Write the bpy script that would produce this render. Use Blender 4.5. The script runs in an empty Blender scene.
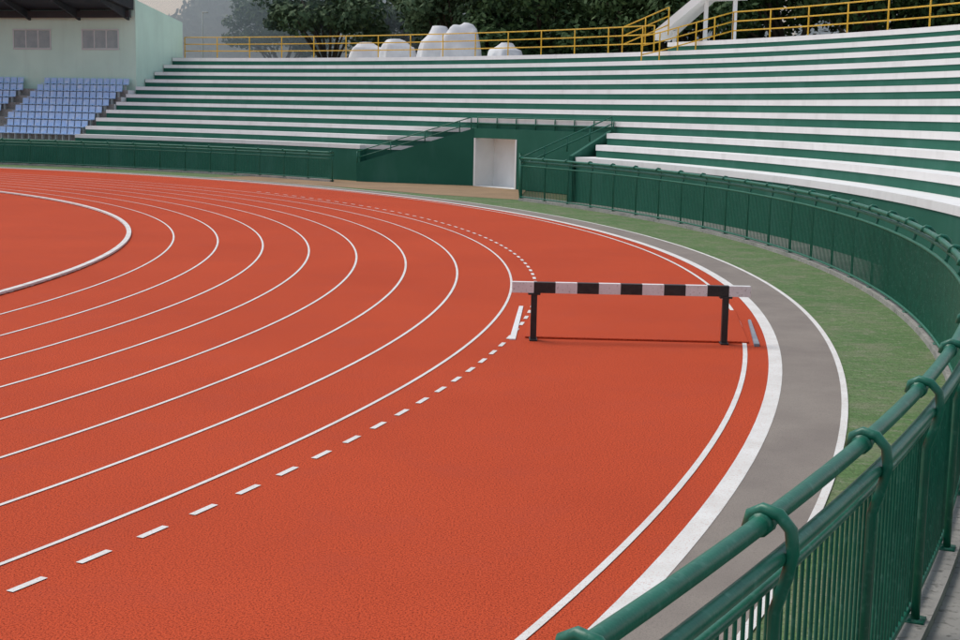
import bpy, random
import numpy as np
from math import *
from mathutils import Vector, Matrix
random.seed(7); rng=np.random.default_rng(7)
S=(-46.264,33.487); C=(-47.88,31.37)
scene=bpy.context.scene
# ---------------------------------------------------------------- helpers
def P(t,R,c=S):
    a=radians(t); return (c[0]+R*cos(a), c[1]+R*sin(a))
class MB:
    def __init__(s): s.v=[];s.f=[];s.m=[]
    def quad(s,a,b,c,d,m=0):
        n=len(s.v); s.v+=[a,b,c,d]; s.f.append((n,n+1,n+2,n+3)); s.m.append(m)
    def poly(s,pts,m=0):
        n=len(s.v); s.v+=list(pts); s.f.append(tuple(range(n,n+len(pts)))); s.m.append(m)
    def prism(s,base,z0,z1,m=0,ztop=None):
        k=len(base); n=len(s.v)
        zz0=z0 if isinstance(z0,(list,tuple)) else [z0]*k
        zz1=z1 if isinstance(z1,(list,tuple)) else [z1]*k
        s.v+=[(x,y,z) for (x,y),z in zip(base,zz0)]+[(x,y,z) for (x,y),z in zip(base,zz1)]
        s.f.append(tuple(range(n+k-1,n-1,-1))); s.m.append(m)
        s.f.append(tuple(range(n+k,n+2*k))); s.m.append(m)
        for i in range(k):
            j=(i+1)%k; s.f.append((n+i,n+j,n+k+j,n+k+i)); s.m.append(m)
    def box(s,c,size,m=0,rz=0.0,M=None):
        x,y,z=[q/2 for q in size]
        if M is None: M=Matrix.Translation(c)@Matrix.Rotation(rz,4,'Z')
        n=len(s.v)
        for dx,dy,dz in ((-1,-1,-1),(1,-1,-1),(1,1,-1),(-1,1,-1),(-1,-1,1),(1,-1,1),(1,1,1),(-1,1,1)):
            s.v.append(tuple(M@Vector((dx*x,dy*y,dz*z))))
        for f in ((3,2,1,0),(4,5,6,7),(0,1,5,4),(1,2,6,5),(2,3,7,6),(3,0,4,7)):
            s.f.append(tuple(n+i for i in f)); s.m.append(m)
    def tube(s,pts,r,m=0,n=8,closed=False,cap=True):
        pts=[Vector(p) for p in pts]; k=len(pts); base=len(s.v)
        rr=r if isinstance(r,(list,tuple)) else [r]*k
        prevx=None
        for i,p in enumerate(pts):
            d=(pts[min(i+1,k-1)]-pts[max(i-1,0)]).normalized()
            if prevx is None:
                u=Vector((0,0,1)) if abs(d.z)<.9 else Vector((1,0,0))
                x=d.cross(u).normalized()
            else:
                x=(prevx-d*prevx.dot(d)).normalized()
            prevx=x; y=d.cross(x)
            for j in range(n):
                a=2*pi*j/n; s.v.append(tuple(p+(x*cos(a)+y*sin(a))*rr[i]))
        for i in range(k-1):
            for j in range(n):
                a=base+i*n+j; b=base+i*n+(j+1)%n
                s.f.append((a,b,b+n,a+n)); s.m.append(m)
        if cap:
            s.f.append(tuple(base+j for j in range(n-1,-1,-1))); s.m.append(m)
            s.f.append(tuple(base+(k-1)*n+j for j in range(n))); s.m.append(m)
    def obj(s,name,mats,smooth=False,parent=None,bevel=0):
        me=bpy.data.meshes.new(name); me.from_pydata(s.v,[],s.f)
        for m in mats: me.materials.append(m)
        me.polygons.foreach_set('material_index',s.m)
        if smooth: me.polygons.foreach_set('use_smooth',[True]*len(s.f))
        me.update()
        o=bpy.data.objects.new(name,me); scene.collection.objects.link(o)
        if parent: o.parent=parent
        if bevel:
            b=o.modifiers.new('bevel','BEVEL'); b.width=bevel; b.segments=2; b.limit_method='ANGLE'
        return o
def empty(name,loc=(0,0,0)):
    o=bpy.data.objects.new(name,None); scene.collection.objects.link(o); return o

def mat(name,c1,c2=None,sc=3.0,rough=.7,c3=None,sc3=60.,f3=.5,bump=0.,bsc=80.,lo=.35,hi=.65,spec=.3,streak=None,metal=0.,extra=None):
    m=bpy.data.materials.new(name); m.use_nodes=True; nt=m.node_tree; N=nt.nodes; L=nt.links
    b=N['Principled BSDF']; b.inputs['Roughness'].default_value=rough
    b.inputs['Specular IOR Level'].default_value=spec; b.inputs['Metallic'].default_value=metal
    tc=N.new('ShaderNodeTexCoord'); co=tc.outputs['Object']
    def noise(scale,det=3,vec=None,rg=.6):
        n=N.new('ShaderNodeTexNoise'); n.inputs['Scale'].default_value=scale; n.inputs['Detail'].default_value=det
        n.inputs['Roughness'].default_value=rg; L.new(vec or co,n.inputs['Vector']); return n.outputs['Fac']
    def mr(x,a,bb,c=0.,d=1.):
        n=N.new('ShaderNodeMapRange'); L.new(x,n.inputs[0])
        for i,v in enumerate((a,bb,c,d)): n.inputs[i+1].default_value=v
        return n.outputs[0]
    def mix(f,a,bb,t='MIX'):
        n=N.new('ShaderNodeMix'); n.data_type='RGBA'; n.blend_type=t
        if hasattr(f,'is_linked') : L.new(f,n.inputs[0])
        else: n.inputs[0].default_value=f
        for k,v in ((6,a),(7,bb)):
            if hasattr(v,'is_linked'): L.new(v,n.inputs[k])
            else: n.inputs[k].default_value=(*v,1)
        return n.outputs[2]
    col=mix(mr(noise(sc),lo,hi),c1,c2 or c1)
    if c3: col=mix(mr(noise(sc3,2),.62-.22*f3,.72),col,c3)
    if streak:
        mp=N.new('ShaderNodeMapping'); mp.inputs['Scale'].default_value=streak[1]; L.new(co,mp.inputs[0])
        col=mix(mr(noise(1.0,4,mp.outputs[0]),.5,.8,0,streak[2]),col,streak[0])
    if extra: col=extra(N,L,co,col,mix,mr,noise)
    L.new(col,b.inputs['Base Color'])
    if bump:
        bn=N.new('ShaderNodeBump'); bn.inputs['Strength'].default_value=bump; bn.inputs['Distance'].default_value=.01
        L.new(noise(bsc,1),bn.inputs['Height']); L.new(bn.outputs[0],b.inputs['Normal'])
    return m

# ---------------------------------------------------------------- materials
M={}
def track_extra(N,L,co,col,mix,mr,noise):
    col=mix(mr(noise(58,2),.38,.52,.75,0),col,(.19,.020,.009))     # dark rubber granules
    col=mix(mr(noise(1.1,5),.5,.78,0,.4),col,(.44,.072,.042))
    return col
M['track']=mat('red_tartan',(.64,.094,.035),(.55,.078,.030),sc=.22,rough=.88,bump=.9,bsc=90,lo=.3,hi=.75,spec=.1,extra=track_extra)
M['line']=mat('white_line_paint',(.80,.79,.76),(.70,.68,.64),sc=2,rough=.7,c3=(.6,.42,.36),sc3=60,f3=.25,bump=.3)
M['grey']=mat('grey_path_surface',(.29,.25,.215),(.235,.20,.175),sc=.8,rough=.85,c3=(.17,.15,.13),sc3=90,f3=.5,bump=.4)
def moss_extra(N,L,co,col,mix,mr,noise):
    bt=N.new('ShaderNodeTexBrick'); bt.inputs['Scale'].default_value=1.0
    bt.inputs['Brick Width'].default_value=.42; bt.inputs['Row Height'].default_value=.2; bt.inputs['Mortar Size'].default_value=.014
    bt.inputs['Color1'].default_value=(1,1,1,1); bt.inputs['Color2'].default_value=(.85,.88,.82,1); bt.inputs['Mortar'].default_value=(.66,.64,.56,1)
    L.new(co,bt.inputs['Vector'])
    col=mix(.7,col,bt.outputs['Color'],'MULTIPLY')
    col=mix(mr(noise(1.2,6),.47,.66,0,.75),col,(.22,.225,.14))
    col=mix(mr(noise(6,4),.52,.68,0,.55),col,(.30,.28,.21))
    col=mix(mr(noise(34,2),.47,.62,0,.65),col,(.055,.09,.035))
    return col
M['turf']=mat('mossy_green_paving',(.10,.20,.062),(.15,.23,.09),sc=.5,rough=.92,bump=.8,bsc=45,extra=moss_extra)
M['sand']=mat('sandy_ground',(.36,.24,.14),(.28,.19,.11),sc=.6,rough=.95,c3=(.2,.14,.09),sc3=14,f3=.3,bump=.3)
M['ground']=mat('earth_and_grass',(.10,.13,.05),(.16,.13,.08),sc=.2,rough=.95,c3=(.07,.09,.04),sc3=6,f3=.5)
M['grass']=mat('infield_turf_grass',(.07,.14,.03),(.10,.17,.04),sc=.3,rough=.95,c3=(.05,.1,.02),sc3=20,f3=.5)
M['conc']=mat('concrete_paving',(.38,.36,.33),(.27,.26,.24),sc=1.3,rough=.85,c3=(.15,.145,.13),sc3=12,f3=.3,bump=.3,bsc=30)
M['standw']=mat('white_painted_concrete',(.86,.86,.84),(.80,.80,.78),sc=.4,rough=.75,streak=((.46,.46,.43),(1.6,1.6,.4),.32),bump=.1,bsc=20)
M['standg']=mat('green_painted_concrete',(.012,.112,.072),(.018,.13,.085),sc=.5,rough=.7,streak=((.05,.17,.13),(.7,.7,.25),.7),bump=.1,bsc=20)
M['fence']=mat('green_gloss_paint',(.013,.155,.095),(.010,.12,.075),sc=4,rough=.38,c3=(.05,.20,.14),sc3=14,f3=.25,spec=.45,bump=.12,bsc=50)
M['yellow']=mat('yellow_paint',(.75,.46,.03),(.62,.36,.03),sc=3,rough=.5,c3=(.35,.2,.05),sc3=12,f3=.1)
M['mint']=mat('mint_wall_paint',(.66,.87,.73),(.60,.81,.68),sc=.4,rough=.8,streak=((.45,.6,.5),(1.2,1.2,.15),.4))
M['glass']=mat('window_grey',(.28,.34,.34),(.36,.4,.4),sc=2,rough=.25,spec=.5)
M['frame']=mat('window_frame',(.6,.62,.6),rough=.5)
M['dark']=mat('dark_canopy_steel',(.03,.035,.04),(.05,.05,.05),sc=1,rough=.7)
M['blue']=mat('blue_seat_plastic',(.36,.54,.84),(.46,.63,.88),sc=5,rough=.4,c3=(.62,.73,.9),sc3=3,f3=.5,spec=.5)
M['black']=mat('black_paint',(.015,.015,.017),(.03,.03,.03),sc=10,rough=.45,spec=.5)
M['white']=mat('white_gloss_paint',(.84,.84,.83),(.78,.78,.76),sc=6,rough=.5,c3=(.5,.48,.45),sc3=25,f3=.1)
M['steel']=mat('galvanised_edging',(.20,.22,.26),(.30,.32,.35),sc=6,rough=.5)
M['tarp']=mat('white_tarpaulin',(.74,.75,.76),(.62,.63,.65),sc=1.2,rough=.6,bump=.5,bsc=3)
M['tunnel']=mat('tunnel_plaster',(.88,.88,.86),(.82,.82,.8),sc=1,rough=.85)
M['bark']=mat('bark',(.09,.065,.045),(.05,.04,.03),sc=3,rough=.95,bump=.6,bsc=12)
def leafmat(name,a,b,c):
    return mat(name,a,b,sc=.45,rough=.75,c3=c,sc3=1.6,f3=.5,lo=.38,hi=.62,spec=.25)
M['leaf']=leafmat('foliage_dark',(.024,.058,.018),(.050,.094,.028),(.085,.14,.048))
M['leaf2']=leafmat('foliage_light',(.05,.095,.045),(.085,.14,.065),(.12,.18,.09))
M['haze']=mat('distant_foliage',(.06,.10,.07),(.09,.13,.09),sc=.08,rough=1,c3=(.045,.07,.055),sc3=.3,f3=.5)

# ---------------------------------------------------------------- ground & track
def path(R,c=C,L=95,t0=90,t1=-90,n=240):
    pts=[(c[0]-L,c[1]+R)]
    for i in range(n+1):
        pts.append(P(t0+(t1-t0)*i/n,R,c))
    pts.append((c[0]-L,c[1]-R)); return pts
def ring(mb,R1,R2,z,c=C,m=0):
    a=path(R1,c);b=path(R2,c)
    for i in range(len(a)-1):
        mb.quad((*a[i],z),(*b[i],z),(*b[i+1],z),(*a[i+1],z),m)
def arcring(mb,R1,R2,z,t0,t1,c=C,m=0,step=.5):
    n=max(1,int(abs(t1-t0)/step)); 
    for i in range(n):
        ta=t0+(t1-t0)*i/n; tb=t0+(t1-t0)*(i+1)/n
        mb.quad((*P(ta,R1,c),z),(*P(ta,R2,c),z),(*P(tb,R2,c),z),(*P(tb,R1,c),z),m)
g=MB(); g.poly([(-900,-900,-.03),(900,-900,-.03),(900,1200,-.03),(-900,1200,-.03)]); g.obj('ground',[M['ground']])
g=MB(); g.poly([(x,y,-.006) for x,y in path(54.9,S)][::-1]); g.obj('green_paved_verge',[M['turf']])
g=MB(); g.poly([(x,y,.0) for x,y in path(53.6)][::-1]); g.obj('running_track',[M['track']])
g=MB(); ring(g,53.49,54.30,.004); g.obj('grey_footpath',[M['grey']])
g=MB(); g.poly([(-145,-3,.004),(-56,-3,.004),(-56,66,.004),(-145,66,.004)]); g.obj('infield_grass',[M['grass']])
g=MB(); ring(g,54.9,56.7,-.004,S); g.obj('concrete_walkway',[M['conc']])
g=MB()
for i in range(1,9): ring(g,38.8+1.22*i-.025,38.8+1.22*i+.025,.008)
ring(g,52.905,52.975,.008); ring(g,53.295,53.495,.008); ring(g,54.30,54.385,.008)
t=-40.
while t<40:
    arcring(g,49.055,49.125,.008,t,t+.44); t+=.91
g.obj('track_lane_lines',[M['line']])
g=MB(); t=-89.
while t<89:
    a,b=t,t+1.42
    for q in range(2):
        u=a+(b-a)*q/2; w=a+(b-a)*(q+1)/2
        g.prism([P(u,38.70,C),P(u,38.83,C),P(w,38.83,C),P(w,38.70,C)],.018,.065)
    g.prism([P(a+.3,38.75,C),P(a+.3,38.81,C),P(a+.5,38.81,C),P(a+.5,38.75,C)],.001,.02)
    t+=1.48
g.obj('track_inner_kerb',[M['line']])
g=MB()
g.poly([(x,y,.002) for x,y in [(1.55,60.6),(2.2,69.6),(-.4,72.5),(-6.7,75.5),P(47,56.6),P(52,55.0),P(52.5,54.6,C),P(48,54.6,C),P(43,54.6,C),P(41.2,55.0,C),P(38,55.3,C),P(35,55.6,C)]])
g.obj('sandy_apron',[M['sand']])

# ---------------------------------------------------------------- terraces
dR=1.03; R0=56.6; z0=1.9; dz=.5
def Rcut(t):
    if t>=45.3: return R0
    if t>39.7: return 59.85-(t-39.7)/(45.3-39.7)*(59.85-57.0)
    if t>=29.2: return 59.65
    if t>27.6: return R0+(t-27.6)/1.6*(59.65-R0)
    return R0
def terrace(name,t0,t1,nt,zb=0):
    g=MB(); ts=sorted(set([round(t0+(t1-t0)*i/int((t1-t0)/.75),4) for i in range(int((t1-t0)/.75)+1)]+[q for q in (27.6,29.19,29.2,39.7,39.71,45.29,45.3) if t0<q<t1]))
    def prof(t):
        rc=Rcut(t); out=[]
        for k in range(nt):
            r=max(R0+dR*k,rc); zp=z0+dz*(k-1) if k else 0
            out+=[(r+.03,zp),(r+.03,z0+dz*k-.215),(r,z0+dz*k-.215),(r,z0+dz*k)]
        out+=[(R0+dR*nt+4.5,z0+dz*(nt-1)),(R0+dR*nt+4.5,0)]
        return out
    pr=[prof(t) for t in ts]
    for i in range(len(ts)-1):
        mid=(ts[i]+ts[i+1])/2; cen=29.2<mid<39.7
        for s in range(len(pr[0])-1):
            k=s//4; part=s%4
            if k<nt:
                if cen and k<3: continue
                m=[0,0,1,1][part]
                if s==4*nt-1: m=1
            else: m=2
            a=(*P(ts[i],pr[i][s][0]),pr[i][s][1]); b=(*P(ts[i],pr[i][s+1][0]),pr[i][s+1][1])
            c=(*P(ts[i+1],pr[i+1][s+1][0]),pr[i+1][s+1][1]); d=(*P(ts[i+1],pr[i+1][s][0]),pr[i+1][s][1])
            if len({a,b,c,d})<4: continue
            g.quad(d,c,b,a,m)
    for e,flip in ((0,0),(-1,1)):
        pts=[(*P(ts[e],r),z) for r,z in pr[e]]
        g.poly(pts if flip else pts[::-1],0)
    return g.obj(name,[M['standg'],M['standw'],M['conc']])
terrace('spectator_terrace',35.2,67.75,11)
terrace('spectator_terrace',-75.,35.2,12)
g=MB()
def arcwall(mb,ta,tb,Ra,Rb,za,zb,m=0,step=.6):
    n=max(1,int(abs(tb-ta)/step))
    for i in range(n):
        u=ta+(tb-ta)*i/n; w=ta+(tb-ta)*(i+1)/n
        mb.prism([P(u,Ra),P(u,Rb),P(w,Rb),P(w,Ra)],za,zb,m)
arcwall(g,29.2,36.45,59.5,59.76,0,2.9)
arcwall(g,36.45,39.7,59.5,59.76,2.42,2.9)
A=(-6.6,73.5); B=P(39.7,59.5)
dx,dy=B[0]-A[0],B[1]-A[1]; ln=hypot(dx,dy); nx,ny=dy/ln*.2,-dx/ln*.2
A2=(A[0]-nx,A[1]-ny); B2=(B[0]-nx,B[1]-ny)
mid=(A[0]+dx*.97,A[1]+dy*.97); mid2=(mid[0]-nx,mid[1]-ny)
g.prism([A,mid,mid2,A2],[0,0,0,0],[.95,2.84,2.84,.95])
g.prism([mid,B,B2,mid2],0,2.9)
P1=P(27.6,56.45); P2=P(29.25,59.5)
ex,ey=P2[0]-P1[0],P2[1]-P1[1]; l2=hypot(ex,ey); qx,qy=-ey/l2*.15,ex/l2*.15
g.prism([P1,P2,(P2[0]+qx,P2[1]+qy),(P1[0]+qx,P1[1]+qy)],0,[1.95,3.0,3.0,1.95])
tw=g.obj('tunnel_entrance_wall',[M['standg']])
g=MB()
tl,tr=39.55,36.5
RB=60.7  # shallow stub, white back wall added to brighten doorway in place of far-end daylight
g.quad((*P(tl,59.77),0),(*P(tl,RB),0),(*P(tl,RB),2.42),(*P(tl,59.77),2.42))
g.quad((*P(tr,59.77),0),(*P(tr,59.77),2.42),(*P(tr,RB),2.42),(*P(tr,RB),0))
g.quad((*P(tl,59.77),2.419),(*P(tl,RB),2.419),(*P(tr,RB),2.419),(*P(tr,59.77),2.419))
g.quad((*P(tl,RB),0),(*P(tr,RB),0),(*P(tr,RB),2.42),(*P(tl,RB),2.42))
g.quad((*P(tl,59.4),.006),(*P(tr,59.4),.006),(*P(tr,RB),.006),(*P(tl,RB),.006))
g.prism([P(tl+.12,59.47),P(tl+.12,59.8),P(tl,59.8),P(tl,59.47)],0,2.41)
g.prism([P(tr,59.47),P(tr,59.8),P(tr-.1,59.8),P(tr-.1,59.47)],0,2.41)
g.obj('tunnel_bright_stub',[M['tunnel']],parent=tw)

def rail_run(mb,pts,zs,hs,r=.022,post=1.6,m=0):
    for hh in hs: mb.tube([(x,y,z+hh) for (x,y),z in zip(pts,zs)],r,m,6)
    acc=0; last=None
    for i in range(len(pts)):
        if last is None or i==len(pts)-1 or acc>=post:
            mb.tube([(*pts[i],zs[i]-.02),(*pts[i],zs[i]+max(hs))],r*1.1,m,6); acc=0; last=i
        if i<len(pts)-1: acc+=hypot(pts[i+1][0]-pts[i][0],pts[i+1][1]-pts[i][1])
def sub(a,b,n): return [(a[0]+(b[0]-a[0])*i/n,a[1]+(b[1]-a[1])*i/n) for i in range(n+1)]
g=MB()
pp=[P(t,59.63) for t in np.linspace(39.6,29.3,15)]
rail_run(g,pp,[2.9]*len(pp),[.25,.55],.03,1.4)
a=(A[0]-nx/2,A[1]-ny/2); b=(mid[0]-nx/2,mid[1]-ny/2)
pp=sub(a,b,10); rail_run(g,pp,[.95+(2.84-.95)*i/10 for i in range(11)],[.28,.6],.03,1.3)
fs=P(29.1,54.79)
pp=sub(P2,fs,8); rail_run(g,pp,[3.0-(3.0-1.2)*i/8 for i in range(9)],[.3,.62],.03,1.0)
g.obj('tunnel_handrail',[M['fence']],smooth=True)

# ---------------------------------------------------------------- perimeter fence
def fence(name,t0,t1,near=False,H=1.8):
    Rf=54.79; root=empty(name)
    g=MB(); n=int(abs(t1-t0)/.5)
    ts=[t0+(t1-t0)*i/n for i in range(n+1)]
    ns=12 if near else 8
    for R,z,r in ((Rf-.02,H,.047),(Rf+.07,H-.15,.042),(Rf,H-.32,.028),(Rf,.16,.028)):
        g.tube([(*P(t,R),z) for t in ts],r,0,ns)
    g.obj('rails',[M['fence']],True,root)
    g=MB(); pd=degrees(1.9/Rf); k=int((t1-t0)/pd)
    for i in range(k+1):
        t=t0+(t1-t0)*i/k
        prof=[(Rf+.06,0),(Rf+.06,H-.42),(Rf+.11,H-.25),(Rf+.135,H-.12),(Rf+.12,H-.01),(Rf+.06,H+.055),(Rf-.02,H+.07),(Rf-.075,H+.04),(Rf-.09,H-.03)]
        g.tube([(*P(t,r),z) for r,z in prof],.032,0,ns)
        g.tube([(*P(t-.05,Rf-.02),H),(*P(t+.05,Rf-.02),H)],.058,0,ns)
        g.box((*P(t,Rf+.05),.095),(.16,.16,.02),0,radians(t))
    g.obj('posts',[M['fence']],True,root)
    g=MB(); pk=degrees(.115/Rf); k=int((t1-t0)/pk)
    for i in range(k+1):
        t=t0+pk*i
        g.tube([(*P(t,Rf),.15),(*P(t,Rf),H-.32)],.0115,0,6,cap=False)
    g.obj('pickets',[M['fence']],True,root)
    g=MB(); arcwall(g,t0,t1,Rf-.08,Rf+.16,-.02,.09,0,.5)
    g.obj('kerb',[M['conc']],False,root)
fence('perimeter_fence',-62,29.1,True)
fence('perimeter_fence',45.4,88,False,1.5)
g=MB(); e=P(36.3,59.45)
pp=sub(fs,(e[0]+.12,e[1]),6)
for z in (.16,1.45,1.75): g.tube([(*p,z) for p in pp],.03,0,6)
q=sub(pp[0],pp[-1],64)
for p in q: g.tube([(*p,.1),(*p,1.45)],.012,0,5,cap=False)
for p in pp: g.tube([(*p,0),(*p,1.75)],.035,0,6)
g.obj('side_fence',[M['fence']],True)

# ---------------------------------------------------------------- yellow top railing
g=MB()
pp=[P(t,68.1) for t in np.linspace(67.6,36.2,44)]
rail_run(g,pp,[6.9+.0]*len(pp),[.5,.95,1.4],.035,1.9)
pp=sub(P(38.4,68.3),P(36.4,69.3),4); rail_run(g,pp,[6.9,7.15,7.4,7.65,7.9],[.5,.95,1.4],.035,.8)
g.obj('yellow_railing',[M['yellow']],True)
g=MB()
pp=[P(t,69.0) for t in np.linspace(32.2,-70,140)]
rail_run(g,pp,[7.4]*len(pp),[.5,.95,1.4],.035,1.9)
pp=sub(P(35.0,66.0),P(32.2,69.0),5); rail_run(g,pp,[6.2,6.4,6.65,6.9,7.15,7.4],[.5,.95,1.4],.035,.8)
g.obj('yellow_railing',[M['yellow']],True)

# ---------------------------------------------------------------- seated grandstand
gs=empty('covered_grandstand')
g=MB(); T0,T1=67.8,100.
ts=np.linspace(T0,T1,34); rr=.72; rz=.45; nrow=8
prof=[(57.,0),(57.,1.5)]
for j in range(nrow): prof+=[(57+rr*(j+1),1.5+rz*j),(57+rr*(j+1),1.5+rz*(j+1))]
prof=prof[:-1]
for i in range(len(ts)-1):
    for s_ in range(len(prof)-1):
        a=(*P(ts[i],prof[s_][0]),prof[s_][1]); b=(*P(ts[i],prof[s_+1][0]),prof[s_+1][1])
        c=(*P(ts[i+1],prof[s_+1][0]),prof[s_+1][1]); d=(*P(ts[i+1],prof[s_][0]),prof[s_][1])
        g.quad(d,c,b,a,1 if s_==0 else 0)
g.poly([(*P(T0,r),z) for r,z in prof+[(57+rr*nrow,0)]],2)
g.obj('rows',[M['conc'],M['standg'],M['standw']],parent=gs)
g=MB()
for j in range(nrow):
    R=57+rr*j+.5; z=1.5+rz*j; t=T0+.5; st=degrees(.5/R)
    while t<95:
        if not(74.2<t<75.2):
            a=radians(t); x,y=P(t,R)
            Mx=Matrix.Translation((x,y,z))@Matrix.Rotation(a+pi/2,4,'Z')
            g.box(None,(.42,.38,.05),0,M=Mx@Matrix.Translation((0,.12,.36)))
            g.box(None,(.42,.05,.36),0,M=Mx@Matrix.Translation((0,-.08,.56))@Matrix.Rotation(.15,4,'X'))
            g.box(None,(.06,.2,.34),1,M=Mx@Matrix.Translation((0,.02,.17)))
        t+=st
g.obj('blue_seats',[M['blue'],M['frame']],parent=gs)
Rw=62.95
g=MB(); arcwall(g,T0,T1,Rw,Rw+.25,4.2,10.6,0,.8)
a=P(T0,Rw+.25); b=P(T0,68.2); w=P(T0+.25,68.2); w2=P(T0+.25,Rw+.25)
g.prism([a,b,w,w2],[3.5,3.5,3.5,3.5],[10.35,9.3,9.3,10.35])
g.prism([P(T0,Rw),a,w2,P(T0+.25,Rw)],0.,4.2)
g.obj('walls',[M['mint']],parent=gs)
g=MB()
for ta,tb in ((69.0,71.5),(73.7,76.2),(78.4,80.6)):
    for q in range(3):
        u=ta+(tb-ta)*q/3+.06; v=ta+(tb-ta)*(q+1)/3-.06
        g.prism([P(u,Rw-.02),P(u,Rw+.01),P(v,Rw+.01),P(v,Rw-.02)],7.35,8.45,0)
    arcwall(g,ta-.05,tb+.05,Rw-.06,Rw-.003,7.22,7.33,1); arcwall(g,ta-.05,tb+.05,Rw-.06,Rw-.003,8.47,8.55,1)
    for q in range(4):
        u=ta+(tb-ta)*q/3; g.prism([P(u-.04,Rw-.05),P(u-.04,Rw-.003),P(u+.04,Rw-.003),P(u+.04,Rw-.05)],7.33,8.47,1)
g.obj('windows',[M['glass'],M['frame']],parent=gs)
g=MB()
for i in range(30):
    u=T0+.1+(T1-T0)*i/30; v=T0+.1+(T1-T0)*(i+1)/30
    g.prism([P(u,59.8),P(u,Rw-.01),P(v,Rw-.01),P(v,59.8)],[10.35,9.75,9.75,10.35],[10.9,10.6,10.6,10.9])
for i in range(9):
    u=T0+.4+i*3.4
    g.prism([P(u,59.9),P(u,Rw-.02),P(u+.15,Rw-.02),P(u+.15,59.9)],[10.1,9.1,9.1,10.1],[10.3,9.73,9.73,10.3])
arcwall(g,T0+.1,T1,Rw-.5,Rw-.3,9.25,9.7)
g.obj('canopy_roof',[M['dark']],parent=gs)

# ---------------------------------------------------------------- steeplechase barrier
root=empty('steeplechase_barrier')
g=MB(); x0,x1=.515,4.415; n=11; y=22.82; w=(x1-x0)/n
for i in range(n):
    g.box((x0+w*(i+.5),y,.88),(w-.0,.127,.175),i%2)
g.obj('beam',[M['white'],M['black']],parent=root)
g=MB()
for xx in (.88,4.02):
    g.box((xx,y,.393),(.10,.10,.786),0)
    g.box((xx,y+.06,.014),(.13,.36,.028),0)
    g.box((xx,y,.774),(.2,.14,.03),0)
    g.tube([(xx,y+.04,.3),(xx,y+.2,.03)],.022,0,6)
g.obj('legs',[M['black']],parent=root,bevel=.004)
g=MB()
X0,X1,Y0,Y1=.75,4.45,23.0,26.8
g.prism([(X0,Y0),(X1,Y0-.1),(X1+.45,Y1-.1),(X0+.25,Y1)],.002,.035,0)
g.obj('water_jump_cover',[M['track']],bevel=.01)
g=MB()
g.prism([(X1+.03,Y0-.4),(X1+.12,Y0-.4),(X1+.50,Y1-1.4),(X1+.45,Y1-1.4)],.002,.045,0)
g.prism([(X0-.26,Y0-.2),(X0-.16,Y0-.2),(X0+.08,Y1),(X0-.0,Y1)],.002,.02,1)
g.obj('water_jump_edging',[M['steel'],M['white']])

# ---------------------------------------------------------------- things behind terrace
def tarp(name,loc,sz,seed,rz=0.,parent=None):
    """tarpaulin draped over a load: rounded height field with a folded skirt"""
    r=random.Random(seed); nu,nv=40,16; g=MB(); V=[]
    bumps=[(r.uniform(-.55,.55),r.uniform(-.5,.5),r.uniform(.12,.34),r.uniform(.5,.9)) for _ in range(3)]
    ph=[r.uniform(0,6) for _ in range(5)]
    def H(x,y):
        h=.66
        for bx,by,a,s_ in bumps:
            d=hypot(x-bx,y-by)/s_; h+=a*exp(-d*d*2.5)
        return min(h,1.0)
    for i in range(nv+1):
        for j in range(nu):
            a=2*pi*j/nu; q=i/nv
            ca,sa=cos(a),sin(a); sq=1/max(abs(ca),abs(sa))**.6
            if q<.55:
                rad=q/.55*.8; x,y=ca*sq*rad,sa*sq*rad; z=H(x,y)-.12*(q/.55)**3
            else:
                k=(q-.55)/.45; fold=(.05*sin(a*6+ph[0])+.04*sin(a*10+ph[1]))*k; rad=.8+.2*k**.7+fold
                x,y=ca*sq*rad,sa*sq*rad; z=(H(ca*.8,sa*.8)-.12)*(1-k)**.75
            V.append((x*sz[0]/2,y*sz[1]/2,max(0,z)*sz[2]))
    cr_,sr=cos(rz),sin(rz)
    g.v=[(loc[0]+x*cr_-y*sr,loc[1]+x*sr+y*cr_,loc[2]+z) for x,y,z in V]
    for i in range(nv):
        for j in range(nu):
            g.f.append((i*nu+j,(i+1)*nu+j,(i+1)*nu+(j+1)%nu,i*nu+(j+1)%nu)); g.m.append(0)
    return g.obj(name,[M['tarp']],True,parent)
for i,(x,y_,s_) in enumerate([(-7.4,91.5,(2.6,2,1.1)),(-5.6,90.8,(2.4,2,1.3)),(1.2,86.3,(2.2,1.6,1.0))]):
    tarp('tarpaulin_covered_pile',(x,y_,6.9),s_,i+3,i*.4)
exv=empty('tarpaulin_covered_excavator')
tarp('cab',(-3.0,89.5,6.9),(2.5,2.0,2.1),33,.2,exv)
tarp('engine_housing',(-1.6,89,6.9),(2.6,2,2.3),22,.1,exv)
cr=empty('white_stair_canopy')
g=MB(); ox=-3.2
g.prism([(12.2+ox,76.5),(14.4+ox,74.4),(15.2+ox,75.4),(13.2+ox,77.7)],[7.7,9.7,9.7,7.7],[8.2,10.2,10.2,8.2])
g.prism([(14.4+ox,74.4),(15.9+ox,73.2),(16.7+ox,74.2),(15.2+ox,75.4)],9.7,10.2)
for x,yy,zt in ((13.2,76.4,8.2),(14.6,74.9,9.7),(15.9,73.7,9.7)):
    g.prism([(x+ox,yy),(x+.2+ox,yy),(x+.2+ox,yy+.2),(x+ox,yy+.2)],7.0,zt)
g.obj('sloping_roof',[M['standw']],parent=cr)
lp=empty('street_lamp'); g=MB()
g.tube([(-20.4,103,0),(-20.4,103,10.2),(-20.35,103,10.4)],[.08,.045,.04],0,8)
g.box((-20.2,103,10.42),(.4,.2,.09),0); g.obj('pole_and_head',[M['frame']],True,lp)

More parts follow.
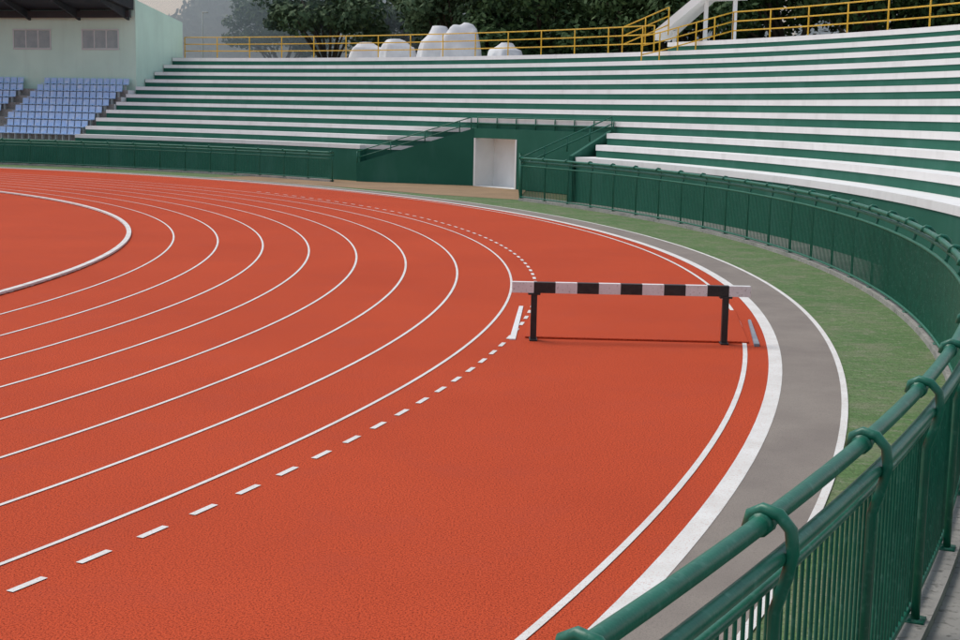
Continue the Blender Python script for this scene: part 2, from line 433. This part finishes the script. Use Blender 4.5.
# ---------------------------------------------------------------- trees
def tree(loc,h,cr,seed,mt='leaf',nl=4200,cb=.4,leaf=.26):
    r=np.random.default_rng(seed); root=empty('broadleaf_tree')
    g=MB(); top=Vector((loc[0],loc[1],h*.5)); b=Vector((loc[0],loc[1],-.1))
    g.tube([b,b.lerp(top,.5)+Vector((r.uniform(-.3,.3),r.uniform(-.3,.3),0)),top],[.38,.3,.22],0,9)
    nc=34; cen=[];rad=[]
    for i in range(nc):
        a=r.uniform(0,2*pi); el=r.uniform(-.5,1); q=r.uniform(.35,1)
        cz=h*(cb+1)/2+ el*q*h*(1-cb)/2*.85
        rr_=cr*sqrt(max(.1,1-(el*q)**2))*q
        c=Vector((loc[0]+rr_*cos(a),loc[1]+rr_*sin(a),cz)); cen.append(c); rad.append(r.uniform(.55,1.25)*cr*.27)
        if i%3==0: g.tube([top-Vector((0,0,r.uniform(0,h*.15))),top.lerp(c,.55)+Vector((0,0,-.3)),c],[.15,.09,.03],0,6)
    g.obj('trunk_and_limbs',[M['bark']],True,root)
    cen=np.array([tuple(c) for c in cen]); rad=np.array(rad)
    idx=r.integers(0,nc,nl); d=r.normal(size=(nl,3)); d/=np.linalg.norm(d,axis=1)[:,None]
    rho=r.uniform(.35,1.08,nl)**.6
    p=cen[idx]+d*(rad[idx]*rho)[:,None]*np.array([1.15,1.15,.75])
    nrm=d+r.normal(size=(nl,3))*.6+np.array([0,0,.5]); nrm/=np.linalg.norm(nrm,axis=1)[:,None]
    t1=np.cross(nrm,r.normal(size=(nl,3))); t1/=np.linalg.norm(t1,axis=1)[:,None]; t2=np.cross(nrm,t1)
    s1=(leaf*r.uniform(.6,1.3,nl))[:,None]; s2=s1*.55
    V=np.stack([p-t1*s1,p+t2*s2,p+t1*s1,p-t2*s2],1).reshape(-1,3)
    me=bpy.data.meshes.new('crown'); F=np.arange(nl*4).reshape(-1,4)
    me.from_pydata(V.tolist(),[],F.tolist()); me.materials.append(M[mt])
    o=bpy.data.objects.new('crown',me); scene.collection.objects.link(o); o.parent=root
sd=10
for x,y_,h,c,mt in [(-11.8,108,15,5.0,'leaf2'),(-7.,120,15,4.6,'leaf2'),(-20,140,16,5.5,'leaf2'),(-1.8,98,15,4.6,'leaf2'),(4,95,15,5,'leaf'),(9,91,14,4.6,'leaf'),
   (12.5,88,15,5.2,'leaf'),(18,85,16,5.5,'leaf'),(23,82,15,5.4,'leaf'),(28.5,79,16,5.5,'leaf'),(34,74,16,5.5,'leaf'),(1,108,16,5.5,'leaf2'),(8,104,17,5.5,'leaf'),(16,100,17,6,'leaf'),(26,96,17,6,'leaf'),(37,88,17,6,'leaf')]:
    tree((x,y_),h,c,sd,mt,nl=8500 if x<0 else 7000,leaf=.22); sd+=1
def mass(name,x0,y0,x1,y1,zc,hh,w,n,mt,leaf,seed):
    r=np.random.default_rng(seed); nc=int(hypot(x1-x0,y1-y0)/ (w*.4))+2
    tt=np.linspace(0,1,nc); cen=np.stack([x0+(x1-x0)*tt+r.normal(size=nc)*w*.3,y0+(y1-y0)*tt+r.normal(size=nc)*w*.5,zc+r.uniform(-.5,.5,nc)*hh],1)
    rad=r.uniform(.5,1,nc)*w; idx=r.integers(0,nc,n); d=r.normal(size=(n,3)); d/=np.linalg.norm(d,axis=1)[:,None]
    p=cen[idx]+d*(rad[idx]*r.uniform(.4,1.05,n)**.5)[:,None]*np.array([1,1,.8])
    nrm=d+r.normal(size=(n,3))*.6; nrm/=np.linalg.norm(nrm,axis=1)[:,None]
    t1=np.cross(nrm,r.normal(size=(n,3))); t1/=np.linalg.norm(t1,axis=1)[:,None]; t2=np.cross(nrm,t1)
    s1=(leaf*r.uniform(.6,1.3,n))[:,None]; s2=s1*.6
    V=np.stack([p-t1*s1,p+t2*s2,p+t1*s1,p-t2*s2],1).reshape(-1,3)
    me=bpy.data.meshes.new(name); me.from_pydata(V.tolist(),[],np.arange(n*4).reshape(-1,4).tolist()); me.materials.append(M[mt])
    o=bpy.data.objects.new(name,me); scene.collection.objects.link(o)
mass('shrub_belt',-3,97,40,76,6.8,2.5,2.8,34000,'leaf',.3,5)
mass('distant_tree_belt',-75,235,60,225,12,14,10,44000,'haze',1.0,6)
# drifting smoke behind the stadium: a real volume where it hangs
g=MB(); g.box((-15,163,20),(150,116,40)); sm=g.obj('smoke_haze',[])
vm=bpy.data.materials.new('smoke_volume'); vm.use_nodes=True; nt=vm.node_tree; nt.nodes.clear()
vo=nt.nodes.new('ShaderNodeOutputMaterial'); vs=nt.nodes.new('ShaderNodeVolumeScatter')
vs.inputs['Color'].default_value=(.62,.84,1,1); vs.inputs['Density'].default_value=.011; vs.inputs['Anisotropy'].default_value=.2
nt.links.new(vs.outputs[0],vo.inputs['Volume']); sm.data.materials.append(vm)

# ---------------------------------------------------------------- light, sky, camera
w=bpy.data.worlds.new('World'); scene.world=w; w.use_nodes=True; nt=w.node_tree
sky=nt.nodes.new('ShaderNodeTexSky'); sky.sky_type='NISHITA'; sky.sun_disc=False
sunel,sunaz=radians(60),radians(-60)
sky.sun_elevation=sunel; sky.sun_rotation=sunaz; sky.air_density=1.0; sky.dust_density=1.5
hs=nt.nodes.new('ShaderNodeHueSaturation'); hs.inputs['Saturation'].default_value=.6
nt.links.new(sky.outputs[0],hs.inputs['Color'])
bg=nt.nodes['Background']; nt.links.new(hs.outputs[0],bg.inputs[0]); bg.inputs[1].default_value=.15
sl=bpy.data.lights.new('sun','SUN'); sl.energy=1.85; sl.angle=radians(26); sl.color=(1,.95,.88)
so=bpy.data.objects.new('sun',sl); scene.collection.objects.link(so)
dirv=Vector((sin(sunaz)*cos(sunel),cos(sunaz)*cos(sunel),sin(sunel)))
so.rotation_euler=dirv.to_track_quat('Z','Y').to_euler()
cd=bpy.data.cameras.new('camera'); co=bpy.data.objects.new('camera',cd); scene.collection.objects.link(co)
cd.sensor_width=36; cd.lens=36*1403.2/960; cd.clip_end=3000; cd.clip_start=.1
co.matrix_world=Matrix.Translation((0,0,3.697))@Matrix.Rotation(pi/2-.147,4,'X')@Matrix.Rotation(.02,4,'Z')
scene.camera=co
scene.view_settings.view_transform='Standard'; scene.view_settings.look='None'; scene.view_settings.exposure=0
